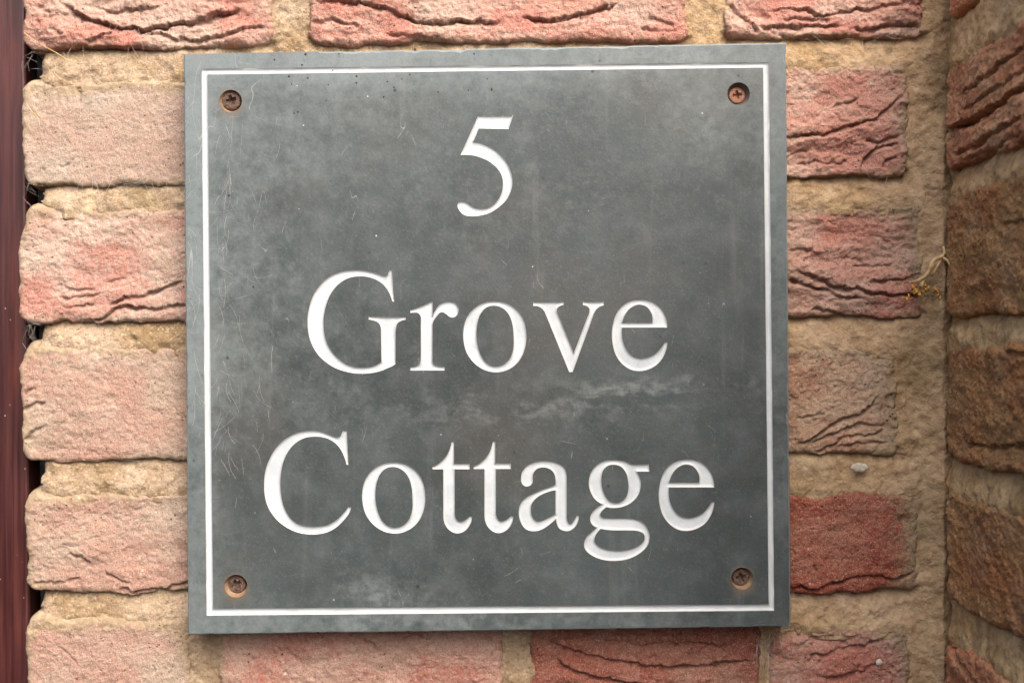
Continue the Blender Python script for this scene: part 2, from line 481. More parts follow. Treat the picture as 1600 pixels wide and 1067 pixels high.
# course under the sign
MB((342, 962, 786, 1152), [(2.4, 1.1, 0.5, [(566, 1000), (580, 1006), (586, 1014)]), (2.6, 1.1, 0.5, [(622, 1004), (640, 996), (656, 990), (664, 1000)]), (2.0, 1.0, 0.4, [(690, 990), (704, 1000)])],
   M_red, 1313, crease=0.2, smear=0.35, end_smear=(0.3, 0))
MB((828, 962, 1190, 1152), [
    (4.0, 1.8, 1.2, [(846, 988), (876, 1012), (923, 1025), (1000, 1039), (1031, 1044), (1097, 1040), (1186, 1028)]),
    (3.6, 1.8, 1.2, [(866, 1026), (888, 1047), (944, 1060), (1010, 1070)]), (2.6, 1.4, 0.8, [(930, 1000), (1000, 1008), (1080, 1004), (1150, 1010)])],
   M_dull, 1414, crease=0.5, smear=0.15, redbias=0.15)
MB((1206, 976, 1425, 1155), [
    (3.4, 1.3, 1.0, [(1206, 992), (1254, 988), (1290, 999), (1340, 992)]),
    (3.8, 1.4, 1.2, [(1255, 1032), (1309, 1014), (1345, 1010), (1405, 986)]), (3.2, 1.3, 1.0, [(1280, 1060), (1345, 1050), (1376, 1030)])],
   M_red, 1515, crease=0.7, smear=0.35, redbias=0.12, end_smear=(0, 0.5))

# return wall, px traced on its own plane
srects = []
def SB(y0, y1, t0, t1, cracks, mat, seed, **kw):
    """y0,y1 = px heights at the corner"""
    r = (t0, (533.5 - y0) * S, t1, (533.5 - y1) * S)
    srects.append(make_brick(r, to_side, cracks, mat, side_wall, seed, raw=True, tilt=0.0, **kw))
SB(-132, 36, 0.010, 0.218, [(4, 1.4, 1, [(1500, -4), (1540, -40)])], M_sider, 2101, crease=0.7, smear=0.3)
SB(104, 268, 0.005, 0.222, [
    (11.0, 2.0, 2.0, [(1470, 207), (1493, 196), (1520, 185), (1554, 165), (1581, 147), (1610, 128)]),
    (4.5, 1.5, 1.5, [(1484, 244), (1520, 229), (1554, 209), (1606, 178)]),
    (3.5, 1.4, 1.2, [(1492, 150), (1530, 126), (1606, 66)]), (3.0, 1.3, 1.0, [(1496, 176), (1540, 150), (1606, 104)]),
    (3.0, 1.2, 1.0, [(1500, 252), (1550, 232), (1606, 204)])],
   M_sider, 2202, crease=0.9, smear=0.15, end_smear=(0.35, 0), redbias=0.1)
SB(303, 494, 0.006, 0.214, [(3, 1.5, 0.8, [(1560, 350), (1580, 346), (1606, 344)])], M_sideb, 2303, crease=0.3, smear=0.22, end_smear=(0.35, 0))
SB(532, 712, 0.003, 0.220, [(3, 1.5, 0.8, [(1550, 536), (1576, 548), (1606, 552)]), (3.4, 1.5, 1.0, [(1500, 690), (1540, 700), (1606, 694)])], M_sideb, 2404, crease=0.4, smear=0.2, end_smear=(0.35, 0))
SB(756, 930, 0.008, 0.216, [], M_sideb, 2505, crease=0.15, smear=0.12, end_smear=(0.35, 0), edge_r=0.004)
SB(985, 1160, 0.006, 0.220, [(7.0, 2.4, 1.5, [(1462, 981), (1487, 1006), (1512, 1043), (1540, 1080)]), (3.4, 1.4, 1.0, [(1530, 1020), (1560, 1050), (1600, 1080)])], M_sider, 2606, crease=0.6, smear=0.2)
for i, (a, b) in enumerate([(-132, 36), (104, 268), (303, 494), (532, 712), (756, 930), (985, 1160)]):
    SB(a, b, 0.347, 0.450, [], (M_sideb, M_sider)[i % 2], 2900 + i * 13, crease=0.4, smear=0.25, res=0.0016)  # unseen outer column, added to block more light from the right
    SB(a, b, 0.232, 0.335, [], (M_sider, M_sideb)[i % 2], 2700 + i * 13, crease=0.4, smear=0.25, res=0.0016)

# ------------------------------------------------------------------ mortar beds
def make_mortar(u0, u1, v0, v1, conv, rs, mat, parent, seed, left_lim=None, corner_u=None, res=0.00085, back=0.09, corner_amp=0.0035):
    nu = int((u1 - u0) / res); nv = int((v1 - v0) / res)
    U, V = np.meshgrid(np.linspace(u0, u1, nu), np.linspace(v0, v1, nv))
    h = -0.0020 + 0.0020 * fbm(U * 40, V * 55, seed, 4) + 0.0014 * fbm(U * 170, V * 190, seed + 3, 4, 0.6) + 0.0006 * fbm(U * 600, V * 600, seed + 5, 2)
    jv = V + 0.0012 * fbm(U * 120, V * 120, seed + 9, 2)
    cut = np.zeros_like(U)
    for (a, b, c, d) in rs:
        inside = sstep(-0.004, 0.002, U - a) * sstep(-0.004, 0.002, c - U)
        below = b - jv
        cut = np.maximum(cut, inside * np.where(below > -0.004, np.exp(-np.maximum(below, 0) / 0.0042), 0))
        # smeared up on to the top arris of the brick below the joint
        h = h + 0.0013 * inside * np.exp(-((jv - d + 0.001) / 0.006) ** 2) * (1 + 1.2 * fbm(U * 50, V * 50, seed + 15, 3))
    deep = np.zeros_like(U)
    for (a, b, c, d) in rs:
        ins = np.minimum(np.minimum(U - a, c - U), np.minimum(V - b, d - V - 0.0055))
        deep = np.maximum(deep, sstep(0.0025, 0.007, ins))
    h = h - deep * 0.016 - cut * (0.0034 + 0.003 * fbm(U * 35, V * 35, seed + 13, 3))
    for k in range(60):      # odd pebbles and pits in the joint
        rnd = random.Random(seed * 100 + k)
        cu, cv = rnd.uniform(u0, u1), rnd.uniform(v0, v1); rr = rnd.uniform(0.0008, 0.0025)
        d2 = (U - cu) ** 2 + (V - cv) ** 2
        h = h + (rnd.choice((-1.6, 0.9, 0.9)) * rr) * np.exp(-d2 / rr ** 2)
    if corner_u is not None:
        h = h + corner_amp * np.exp(-np.abs(corner_u - U) / 0.006) * (1 + 1.6 * fbm(V * 40, U * 40, seed + 33, 3))
    if left_lim is not None:
        lim = left_lim + 0.0016 * fbm(V * 90, V * 0 + 2, seed + 44, 3)
        for (a, b, c, d) in rs:   # mortar widens again where a brick end pushes out
            pass
        h = np.where(U < lim, np.maximum(h - (lim - U) * 14, -0.05), h - 0.003 * np.exp(-(U - lim) / 0.002))
    front = conv(U.ravel(), V.ravel(), h.ravel())
    idx = np.arange(nu * nv).reshape(nv, nu)
    ring = np.concatenate([idx[0, :-1], idx[:-1, -1], idx[-1, :0:-1], idx[:0:-1, 0]])
    n0 = len(front)
    bk = conv(U.ravel()[ring], V.ravel()[ring], np.full(len(ring), -back))
    j = np.arange(len(ring)); jn = (j + 1) % len(ring)
    sk = np.stack([ring[j], n0 + j, n0 + jn, ring[jn]], -1)
    return mesh_from('mortar', np.concatenate([front, bk]), np.concatenate([grid_faces(nu, nv), sk]), mat, parent)

M_mort = mortar_mat('mortar_sand', MORTAR_L, MORTAR_D, 0.3)
M_morts = mortar_mat('mortar_dim', lin((240, 212, 160), 0.88), lin((218, 182, 124), 0.84), 5.1)
make_mortar(wall_uv(45, 0)[0], X0 + 0.006, wall_uv(0, 1158)[1], wall_uv(0, -115)[1], to_main, rects, M_mort, main_wall, 31,
            left_lim=wall_uv(62, 0)[0], corner_u=X0)
make_mortar(-0.004, 0.454, (533.5 - 1162) * S, (533.5 + 134) * S, to_side, srects, M_morts, side_wall, 57, corner_u=0.0, res=0.0011, corner_amp=-0.0030)

# parent offsets: the wall Empties sit at the walls' feet, their pieces are modelled in place
for wl in (main_wall, side_wall):
    for ch in wl.children:
        ch.matrix_parent_inverse = wl.matrix_basis.inverted()

# ------------------------------------------------------------------ the slate sign
YF = -0.0195                   # front face of the slate
YB = -0.0035                   # back of the slate
SP = (D + YF) / F              # metres per photo pixel on that face
def sp(px, py): return ((px - 800.0) * SP, (533.5 - py) * SP)

sign = empty('house_sign', 'square grey slate house name sign with white carved lettering screwed to bricks', 'sign', loc=(0, YB, sp(0, 985)[1]))
def in_sign(o):
    o.parent = sign
    o.matrix_parent_inverse = sign.matrix_basis.inverted()
    return o

def smooth_closed(pts, scale, ox, oy, step=1.6):
    """closed contour through pts; 3-tuples are corners. Returns px points."""
    P = [(ox + p[0] / scale, oy + p[1] / scale, len(p) > 2) for p in pts]
    n = len(P); out = []
    for i in range(n):
        p1, p2 = P[i], P[(i + 1) % n]
        p0, p3 = P[i - 1], P[(i + 2) % n]
        L = math.hypot(p2[0] - p1[0], p2[1] - p1[1])
        k = max(1, int(L / step))
        m1 = ((p2[0] - p0[0]) / 2, (p2[1] - p0[1]) / 2); m2 = ((p3[0] - p1[0]) / 2, (p3[1] - p1[1]) / 2)
        def sc(m):
            l = math.hypot(*m) + 1e-9
            return (m[0] / l * L, m[1] / l * L)
        if p1[2] and p2[2]: m1 = m2 = (p2[0] - p1[0], p2[1] - p1[1])
        elif p1[2]: m2 = sc(m2); m1 = (2 * (p2[0] - p1[0]) - m2[0], 2 * (p2[1] - p1[1]) - m2[1]); m1 = sc(m1)
        elif p2[2]: m1 = sc(m1); m2 = (2 * (p2[0] - p1[0]) - m1[0], 2 * (p2[1] - p1[1]) - m1[1]); m2 = sc(m2)
        else: m1, m2 = sc(m1), sc(m2)
        for j in range(k):
            t = j / k; t2, t3 = t * t, t * t * t
            a, b, c, d = 2 * t3 - 3 * t2 + 1, t3 - 2 * t2 + t, -2 * t3 + 3 * t2, t3 - t2
            out.append((a * p1[0] + b * m1[0] + c * p2[0] + d * m2[0], a * p1[1] + b * m1[1] + c * p2[1] + d * m2[1]))
    return out
C = 'c'
G5 = [[(520,152,C),(785,150,C),(750,252,C),(525,248,C),(485,345,C),(540,355),(610,385),(680,435),(740,510),(772,590),(780,650),(770,715),(735,785),(680,840),(610,885),(530,908),(460,912),(410,900),(375,865),(362,830),(372,808),(400,800),(435,808),(465,830),(510,850),(570,852),(620,835),(665,795),(695,740),(707,680),(702,620),(680,570),(640,525),(590,490),(530,465),(470,450),(385,448,C)]]
GG = [[(818,155,C),(836,155,C),(852,395,C),(838,390,C),(825,350),(800,300),(760,255),(710,225),(650,207),(590,202),(520,212),(460,240),(405,290),(365,350),(335,430),(320,510),(318,570),(325,640),(345,710),(380,770),(425,820),(480,860),(540,885),(610,893),(670,888),(720,873),(756,850,C),(753,620,C),(745,570),(725,548),(690,535),(660,530,C),(660,508,C),(942,510,C),(942,532,C),(905,540),(878,560),(867,600),(864,640,C),(864,868,C),(800,900),(730,925),(650,938),(570,938),(490,925),(410,898),(340,855),(280,800),(235,730),(207,650),(197,570),(200,490),(220,400),(255,320),(310,250),(380,195),(460,165),(540,155),(620,158),(690,172),(750,190),(785,200),(805,190,C)]]
Gr = [[(1130,396,C),(1145,395,C),(1145,500,C),(1165,460),(1195,420),(1235,398),(1280,393),(1315,405),(1337,435),(1340,465),(1330,495),(1305,513),(1275,510),(1250,490),(1225,475),(1200,478),(1175,505),(1155,535),(1144,570,C),(1143,830,C),(1150,865),(1175,880),(1210,886),(1236,888,C),(1236,915,C),(977,915,C),(977,890,C),(1020,882),(1045,865),(1055,830,C),(1055,520,C),(1045,490),(1025,477),(995,478),(975,480,C),(975,460,C),(1050,432)]]
Go = [[(290,322),(370,335),(435,380),(475,445),(490,530),(485,600),(460,670),(415,725),(355,757),(295,766),(225,750),(160,705),(115,640),(96,560),(98,490),(118,425),(160,370),(220,333)],
      [(290,350),(340,365),(380,405),(403,470),(410,545),(408,620),(390,675),(355,712),(310,728),(265,722),(225,690),(198,640),(182,580),(178,520),(185,455),(205,400),(240,362)]]
Gv = [[(532,328,C),(724,326,C),(724,346,C),(695,355),(682,374),(688,405,C),(786,645,C),(872,420,C),(884,385),(880,362),(862,350),(843,346,C),(843,325,C),(975,325,C),(975,350,C),(945,358),(920,385),(905,420,C),(780,764,C),(757,764,C),(607,395,C),(588,368),(565,355),(532,352,C)]]
Ge = [[(1370,487,C),(1088,487,C),(1088,540),(1100,590),(1125,635),(1160,665),(1205,677),(1250,670),(1295,650),(1330,615),(1355,578,C),(1371,578,C),(1365,620),(1345,670),(1310,715),(1260,745),(1205,758),(1145,750),(1090,715),(1050,660),(1030,595),(1024,530),(1030,470),(1050,405),(1090,350),(1145,318),(1205,310),(1265,320),(1315,350),(1350,395),(1367,445)],
      [(1090,455,C),(1105,410),(1135,370),(1175,347),(1210,345),(1245,360),(1270,395),(1278,425),(1276,455,C)]]
GC = [[(632,98,C),(657,98,C),(668,328,C),(655,328,C),(635,265),(605,210),(560,168),(500,143),(430,138),(370,148),(310,182),(260,240),(228,310),(212,390),(208,460),(213,530),(232,610),(270,680),(325,725),(390,742),(450,745),(520,735),(580,705),(625,665),(667,612,C),(687,615,C),(670,660),(630,710),(580,755),(520,785),(450,798),(380,796),(310,780),(240,745),(175,690),(125,615),(103,540),(98,460),(105,380),(130,300),(175,220),(240,155),(320,112),(400,98),(470,102),(530,122),(570,138),(595,142),(615,130,C)]]
Gt = [[(1365,174,C),(1381,174,C),(1381,320,C),(1487,320,C),(1487,358,C),(1386,358,C),(1386,640,C),(1392,685),(1412,708),(1440,708),(1465,695),(1488,675,C),(1503,678,C),(1495,720),(1465,765),(1425,788),(1385,788),(1345,765),(1318,725),(1308,670,C),(1308,358,C),(1235,358,C),(1235,344,C),(1280,318),(1320,280),(1345,240)]]
Ga = [[(370,410),(355,432),(325,438),(302,420),(296,390),(305,345),(340,305),(400,282),(470,280),(530,295),(568,325),(582,385,C),(582,630,C),(590,660),(605,672),(625,655),(643,622,C),(657,620,C),(655,650),(635,690),(600,715),(565,715),(535,700),(520,670),(515,640,C),(470,680),(420,710),(365,718),(320,700),(290,650),(282,600),(292,550),(325,510),(375,482),(440,455),(490,438),(512,426,C),(510,380),(495,345),(465,325),(430,320),(395,330),(375,355),(370,385)],
      [(512,462,C),(460,475),(400,505),(365,545),(358,590),(368,630),(395,655),(430,650),(470,632),(512,612,C)]]
Gg = [[(1095,300,C),(1099,346,C),(1020,346,C),(1040,390),(1045,430),(1030,490),(985,540),(930,566),(870,573),(832,567,C),(806,588),(792,612),(802,630),(840,636),(960,637),(1020,645),(1065,670),(1092,715),(1100,755),(1085,810),(1040,855),(970,890),(890,903),(810,897),(740,870),(700,835),(690,800),(705,755),(738,722),(770,695,C),(740,675),(728,645),(735,610),(765,575),(805,549,C),(760,520),(730,470),(720,420),(730,360),(765,310),(815,280),(880,273),(940,280),(975,295),(1000,302,C)],
      [(880,303),(920,315),(950,350),(965,400),(968,450),(955,500),(925,532),(885,542),(845,525),(815,480),(800,425),(800,375),(815,330),(845,308)],
      [(795,703,C),(860,712),(940,713),(1010,715),(1050,725),(1068,745),(1062,780),(1020,815),(950,835),(880,838),(810,825),(768,800),(755,775),(765,740)]]
glyphs = [('digit', '5', G5, 4.85, 640, 150), ('letter', 'capital G', GG, 4.85, 440, 390), ('letter', 'r', Gr, 4.85, 440, 390),
          ('letter', 'o', Go, 4, 700, 390), ('letter', 'v', Gv, 4, 700, 390), ('letter', 'e', Ge, 4, 700, 390),
          ('letter', 'capital C', GC, 4.324, 390, 650), ('letter', 'o', Go, 4, 542, 641.7), ('letter', 't', Gt, 4.324, 390, 650),
          ('letter', 't', Gt, 4.324, 454.4, 649.5), ('letter', 'a', Ga, 4, 740, 650), ('letter', 'g', Gg, 4, 740, 650),
          ('letter', 'e', Ge, 4, 773.25, 639.5)]

def inside_eo(px, py, contours):
    """even-odd test for arrays against a list of (n,2) contours"""
    r = np.zeros(px.shape, bool)
    for c in contours:
        ax, ay = c[:, 0], c[:, 1]; bx, by = np.roll(ax, -1), np.roll(ay, -1)
        for i in range(0, len(ax)):
            cond = (ay[i] > py) != (by[i] > py)
            if not cond.any(): continue
            xi = ax[i] + (py - ay[i]) * (bx[i] - ax[i]) / (by[i] - ay[i] + 1e-15)
            r ^= cond & (px < xi)
    return r

def contour_dist(px, py, contours):
    best = np.full(px.shape, 1e9)
    for c in contours:
        a = c; b = np.roll(c, -1, 0)
        for i in range(len(a)):
            dx, dy = b[i] - a[i]
            l2 = dx * dx + dy * dy + 1e-15
            t = np.clip(((px - a[i, 0]) * dx + (py - a[i, 1]) * dy) / l2, 0, 1)
            best = np.minimum(best, np.hypot(px - a[i, 0] - t * dx, py - a[i, 1] - t * dy))
    return best

def cdt_fill(contours, extra):
    vs_, es = [], []
    for c in contours:
        n0 = len(vs_)
        vs_ += [Vector((float(x), float(y))) for x, y in c]
        es += [(n0 + i, n0 + (i + 1) % len(c)) for i in range(len(c))]
    vs_ += [Vector((float(x), float(y))) for x, y in extra]
    ov, oe, of, *_ = delaunay_2d_cdt(vs_, es, [], 0, 1e-7)
    V = np.array([(p.x, p.y) for p in ov])
    T = np.array([f for f in of if len(f) == 3])
    cen = V[T].mean(1)
    T = T[inside_eo(cen[:, 0], cen[:, 1], contours)]
    # face -y: counter-clockwise in (x,z)
    a, b, c = V[T[:, 0]], V[T[:, 1]], V[T[:, 2]]
    ar = (b[:, 0] - a[:, 0]) * (c[:, 1] - a[:, 1]) - (b[:, 1] - a[:, 1]) * (c[:, 0] - a[:, 0])
    T[ar < 0] = T[ar < 0][:, ::-1]
    return V, T

# --- materials
screws_px = [((360.4, 158.3), 17.6, (361.4, 157.2), 15.3, 20, 'dark', 0.0022), ((1154.0, 146.8), 17.7, (1151.8, 149.0), 13.2, 8, 'copper', 0.0036),
             ((368.5, 915.5), 18.2, (370.0, 912.5), 14.4, 35, 'dark', 0.0030), ((1159.6, 903.6), 17.4, (1158.0, 901.6), 14.0, 12, 'dark', 0.0030)]

def slate_mat():
    m = NT('slate')
    tc = m.coord()
    c = m.mapping(tc, loc=(0.31, 0, 0.17))
    big = m.noise(9, 5, 0.62, c)
    mid = m.noise(55, 6, 0.65, c)
    mottle = m.noise(230, 4, 0.6, c)
    fine = m.noise(900, 3, 0.6, c)
    col = m.mix(m.ramp(big, 0.32, 0.68), (0.019, 0.0285, 0.029), (0.039, 0.0555, 0.057))
    col = m.mix(m.ramp(m.noise(14, 3, 0.5, m.mapping(c, loc=(5, 2, 1))), 0.45, 0.68, 0, 0.6), col, (0.054, 0.053, 0.047))
    col = m.mix(m.ramp(mid, 0.40, 0.75, 0, 0.40), col, (0.105, 0.120, 0.124))
    col = m.mix(m.ramp(mottle, 0.35, 0.70, 0, 0.42), col, (0.042, 0.044, 0.042))
    # chalky weathering film: heavy on the margin, breaking up inward, plus painted light falloff
    film_shade = m.math('ADD', m.attr('film_shade'), m.math('MULTIPLY', m.math('SUBTRACT', m.noise(26, 6, 0.68, m.mapping(c, loc=(9, 4, 3))), 0.5), 0.95))
    film_shade = m.math('ADD', film_shade, m.math('MULTIPLY', m.math('SUBTRACT', mottle, 0.5), 0.75))
    film_shade = m.ramp(film_shade, 0.10, 1.15, 0, 0.78)
    col = m.mix(film_shade, col, (0.185, 0.222, 0.225))
    wisp = m.noise(75, 7, 0.72, m.mapping(c, loc=(1, 5, 2), scale=(0.55, 1, 1.5)), dist=0.6)
    wisp = m.math('MULTIPLY', m.ramp(m.math('ADD', wisp, m.math('MULTIPLY', m.math('SUBTRACT', mottle, 0.5), 0.5)), 0.42, 0.74), m.attr('cloud'))
    col = m.mix(m.math('MULTIPLY', wisp, 0.55), col, (0.26, 0.285, 0.28))
    grain = m.noise(1300, 3, 0.7, c)
    col = m.mix(m.ramp(grain, 0.55, 0.75, 0, 0.35), col, (0.185, 0.203, 0.207))
    col = m.mix(m.ramp(grain, 0.45, 0.28, 0, 0.45), col, (0.03, 0.032, 0.032))
    # vertical rain streaks, faint
    st = m.noise(60, 3, 0.6, m.mapping(c, scale=(2.2, 1, 0.12)))
    col = m.mix(m.ramp(st, 0.60, 0.80, 0, 0.10), col, (0.30, 0.30, 0.29))
    # hair-fine scratches (contour lines of warped noises)
    for k, (sc, th, lo, hi, ss) in enumerate([(22, 0.0020, 0.60, 0.70, (2.6, 1, 0.22)), (34, 0.0022, 0.62, 0.72, (2.2, 1, 0.4)), (12, 0.0010, 0.64, 0.74, (0.5, 1, 2.4))]):
        nz = m.noise(sc, 1.5, 0.5, m.mapping(c, loc=(k * 7 + 1, 3, k * 2), scale=ss))
        line = m.ramp(m.math('ABSOLUTE', m.math('SUBTRACT', nz, 0.5)), th, th * 0.3)
        where = m.ramp(m.math('ADD', m.noise(70, 3, 0.6, m.mapping(c, loc=(k * 3, 8, k))), m.math('MULTIPLY', m.attr('scr'), 0.13)), lo, hi)
        col = m.mix(m.math('MULTIPLY', m.math('MULTIPLY', line, where), 0.4), col, (0.40, 0.40, 0.385))
    # pale crumbs and black specks
    v1 = m.voro(150, c); k1 = m.noise(48, 2, 0.5, m.mapping(c, loc=(2, 2, 2)))
    col = m.mix(m.math('MULTIPLY', m.ramp(v1, 0.075, 0.03), m.ramp(k1, 0.60, 0.66)), col, (0.5, 0.49, 0.46))
    v2 = m.voro(105, m.mapping(c, loc=(4, 4, 4))); k2 = m.noise(20, 2, 0.5, m.mapping(c, loc=(6, 1, 6)))
    blk = m.math('MULTIPLY', m.ramp(v2, 0.115, 0.07), m.ramp(m.math('ADD', k2, m.math('MULTIPLY', m.attr('speck'), 0.25)), 0.60, 0.66))
    col = m.mix(m.math('MULTIPLY', blk, 0.85), col, (0.022, 0.02, 0.018))
    # rust bleeding from the screw holes
    rust = m.math('ADD', m.attr('rust'), m.math('MULTIPLY', m.math('SUBTRACT', mid, 0.5), 0.5))
    col = m.mix(m.ramp(rust, 0.25, 0.95, 0, 0.75), col, (0.15, 0.105, 0.062))
    col = m.mix(m.ramp(m.attr('rust'), 0.86, 1.0, 0, 0.85), col, m.mix(m.ramp(mottle, 0.4, 0.6), (0.22, 0.125, 0.072), (0.30, 0.20, 0.12)))
    rough = m.ramp(m.math('ADD', m.math('MULTIPLY', big, 0.5), m.math('MULTIPLY', mid, 0.5)), 0.3, 0.7, 0.38, 0.58)
    h = m.math('ADD', m.math('MULTIPLY', mottle, 0.7), m.math('MULTIPLY', fine, 0.5))
    h = m.math('ADD', h, m.math('MULTIPLY', mid, 0.8))
    return m.done(col, rough, m.bump(h, 0.16, 0.0008), spec=0.5)

def paint_mat():
    m = NT('white_letter_paint')
    tc = m.coord()
    n1 = m.noise(70, 5, 0.6, tc); n2 = m.noise(500, 3, 0.6, tc)
    col = m.mix(m.ramp(n1, 0.38, 0.70), (0.485, 0.525, 0.545), (0.40, 0.44, 0.46))
    pit = m.math('MULTIPLY', m.ramp(m.voro(260, tc), 0.09, 0.04), m.ramp(m.noise(40, 2, 0.5, m.mapping(tc, loc=(3, 3, 1))), 0.60, 0.66))
    col = m.mix(m.math('MULTIPLY', pit, 0.75), col, (0.16, 0.13, 0.10))
    # bare slate lip where the paint stops short of the arris
    e = m.math('ADD', m.attr('rim'), m.math('MULTIPLY', m.math('SUBTRACT', n2, 0.5), 0.5))
    col = m.mix(m.ramp(e, 0.62, 0.30), col, (0.40, 0.395, 0.375))
    return m.done(col, 0.5, m.bump(m.math('ADD', n1, n2), 0.12, 0.0006), spec=0.35)

M_slate, M_paint = slate_mat(), paint_mat()

# --- contours in metres on the face
def to_face(pts): return np.array([sp(*p) for p in pts])
glyph_c = [(nm, lb, [to_face(smooth_closed(c, s_, ox, oy)) for c in cs]) for nm, lb, cs, s_, ox, oy in glyphs]
def quad_sub(q, step=14):
    out = []
    for i in range(4):
        a, b = q[i], q[(i + 1) % 4]
        k = max(2, int(math.dist(a, b) / step))
        out += [(a[0] + (b[0] - a[0]) * j / k, a[1] + (b[1] - a[1]) * j / k) for j in range(k)]
    return out
bo = to_face(quad_sub([(314.9, 108.0), (1201.4, 97.6), (1209.6, 953.6), (322.8, 961.2)]))
bi = to_face(quad_sub([(324.2, 116.8), (1192.2, 106.0), (1200.8, 943.4), (333.0, 950.4)]))
holes = []
for (hc, hr, *_r) in screws_px:
    holes.append(to_face([(hc[0] + hr * math.cos(a), hc[1] + hr * math.sin(a)) for a in np.linspace(0, 2 * math.pi, 40, endpoint=False)]))

corner_px = [(286.2, 85.0), (1228.6, 66.6), (1236.0, 979.0), (293.6, 991.8)]
cen_px = (761.0, 530.0)
def edge_loop(inset, chip_scale):
    pts = quad_sub(corner_px, 3.0)
    out = []
    n = len(pts)
    for i, (x, y) in enumerate(pts):
        ci = float(fbm(np.array([i * 0.11]), np.array([3.3]), 71, 3)[0])
        chip = max(0.0, ci - 0.22) * 9.0 * chip_scale + 0.35 * float(vnoise(np.array([i * 0.7]), np.array([1.0]), 5)[0])
        # push straight in from the nearest side(s)
        ins = inset + chip
        dx = x - cen_px[0]; dy = y - cen_px[1]
        ax, ay = abs(dx) / 471.0, abs(dy) / 456.0
        if ax > 0.985: x -= math.copysign(ins, dx)
        if ay > 0.985: y -= math.copysign(ins, dy)
        out.append((x, y))
    return to_face(out)
outer_f = edge_loop(2.6, 1.0)
outer_c = edge_loop(0.2, 0.35)

# front sheet: everything not carved away
all_c = [outer_f, bo, bi] + holes + [c for _, _, cs in glyph_c for c in cs]
gx, gz = np.meshgrid(np.linspace(outer_f[:, 0].min(), outer_f[:, 0].max(), 75)[1:-1], np.linspace(outer_f[:, 1].min(), outer_f[:, 1].max(), 73)[1:-1])
gx, gz = gx.ravel(), gz.ravel()
gx = gx + 0.0004 * np.sin(gz * 9000); 
keep = inside_eo(gx, gz, all_c) & (contour_dist(gx, gz, all_c) > 0.0011)
# finer points round the screw holes for the rust masks
ex = [(x, z) for x, z in zip(gx[keep], gz[keep])]
for (hc, hr, *_r) in screws_px:
    for k, rr in enumerate((20.5, 24, 28, 33, 39, 47)):
        ex += [sp(hc[0] + rr * math.cos(a + k * 0.2), hc[1] + rr * math.sin(a + k * 0.2)) for a in np.linspace(0, 2 * math.pi, 22, endpoint=False)
               if 340 < hc[0] + rr * math.cos(a + k * 0.2) < 1183 and 124 < hc[1] + rr * math.sin(a + k * 0.2) < 935]
V2, T2 = cdt_fill(all_c, ex)
def face_masks(V):
    px = V[:, 0] / SP + 800; py = 533.5 - V[:, 1] / SP
    # distance in px from the white line, + outside it (margin), - inside
    dl = px - (319 + (py - 112) * 0.0095); dr = (1197 + (py - 102) * 0.0095) - px
    dt = py - (112 - (px - 319) * 0.0117); db = (956 - (px - 328) * 0.0086) - py
    din = np.minimum(np.minimum(dl, dr), np.minimum(dt, db))
    film_shade = np.where(din < 0, 0.62, 0.0)
    inn = np.maximum(np.maximum(0.42 * np.exp(-np.maximum(dl, 0) / 60), 0.50 * np.exp(-np.maximum(dt, 0) / 60)),
                    np.maximum(0.40 * np.exp(-np.maximum(dr, 0) / 40), 0.35 * np.exp(-np.maximum(db, 0) / 35)))
    film_shade = np.where(din < 0, film_shade, inn + 0.08)
    film_shade = film_shade + 0.3 * np.exp(-(((px - 600) / 60) ** 2 + ((py - 915) / 26) ** 2))
    film_shade = film_shade + 0.12 * np.exp(-(((px - 470) / 170) ** 2 + ((py - 560) / 120) ** 2)) + 0.3 * np.exp(-(((px - 1120) / 70) ** 2 + ((py - 190) / 60) ** 2))
    cloud = np.exp(-(((px - 1010) / 120) ** 2 + ((py - 612 + 0.04 * (px - 1010)) / 26) ** 2)) + 0.6 * np.exp(-(((px - 800) / 160) ** 2 + ((py - 640) / 30) ** 2)) + 0.6 * np.exp(-(((px - 590) / 70) ** 2 + ((py - 922) / 22) ** 2)) + 0.5 * np.exp(-(((px - 640) / 300) ** 2 + ((py - 972) / 14) ** 2)) + 0.5 * np.exp(-(((px - 1050) / 120) ** 2 + ((py - 84) / 14) ** 2))
    film_shade = film_shade + 0.15 * np.clip((760 - px) / 400, -1, 1) + 0.18 * np.clip((500 - py) / 400, -1, 1)  # painted light falloff: paler to the upper left, darker to the lower right
    speck = np.exp(-(((px - 520) / 130) ** 2 + ((py - 130) / 35) ** 2)) + 0.4 * np.exp(-((px - 292) / 10) ** 2)
    rust = np.zeros(len(V))
    for (hc, hr, _c, _r, _a, kind, _d) in screws_px:
        d = np.hypot(px - hc[0], (py - hc[1]) * np.where(py > hc[1], 0.8, 1.0))
        amp = 0.30 if kind == 'copper' else 0.62
        rust = np.maximum(rust, amp * np.exp(-np.maximum(d - hr, 0) / np.where(py > hc[1], 13.0, 7.0)))
    scr = np.exp(-(np.maximum(px - 300, 0) / 110) ** 2) * np.where(py < 720, 1, 0.5)
    return {'film_shade': film_shade, 'speck': speck, 'rust': rust, 'scr': scr, 'cloud': cloud}
front = np.stack([V2[:, 0], np.full(len(V2), YF), V2[:, 1]], -1)
verts = [front]; faces = [T2]; base = len(front)
masks = face_masks(V2)
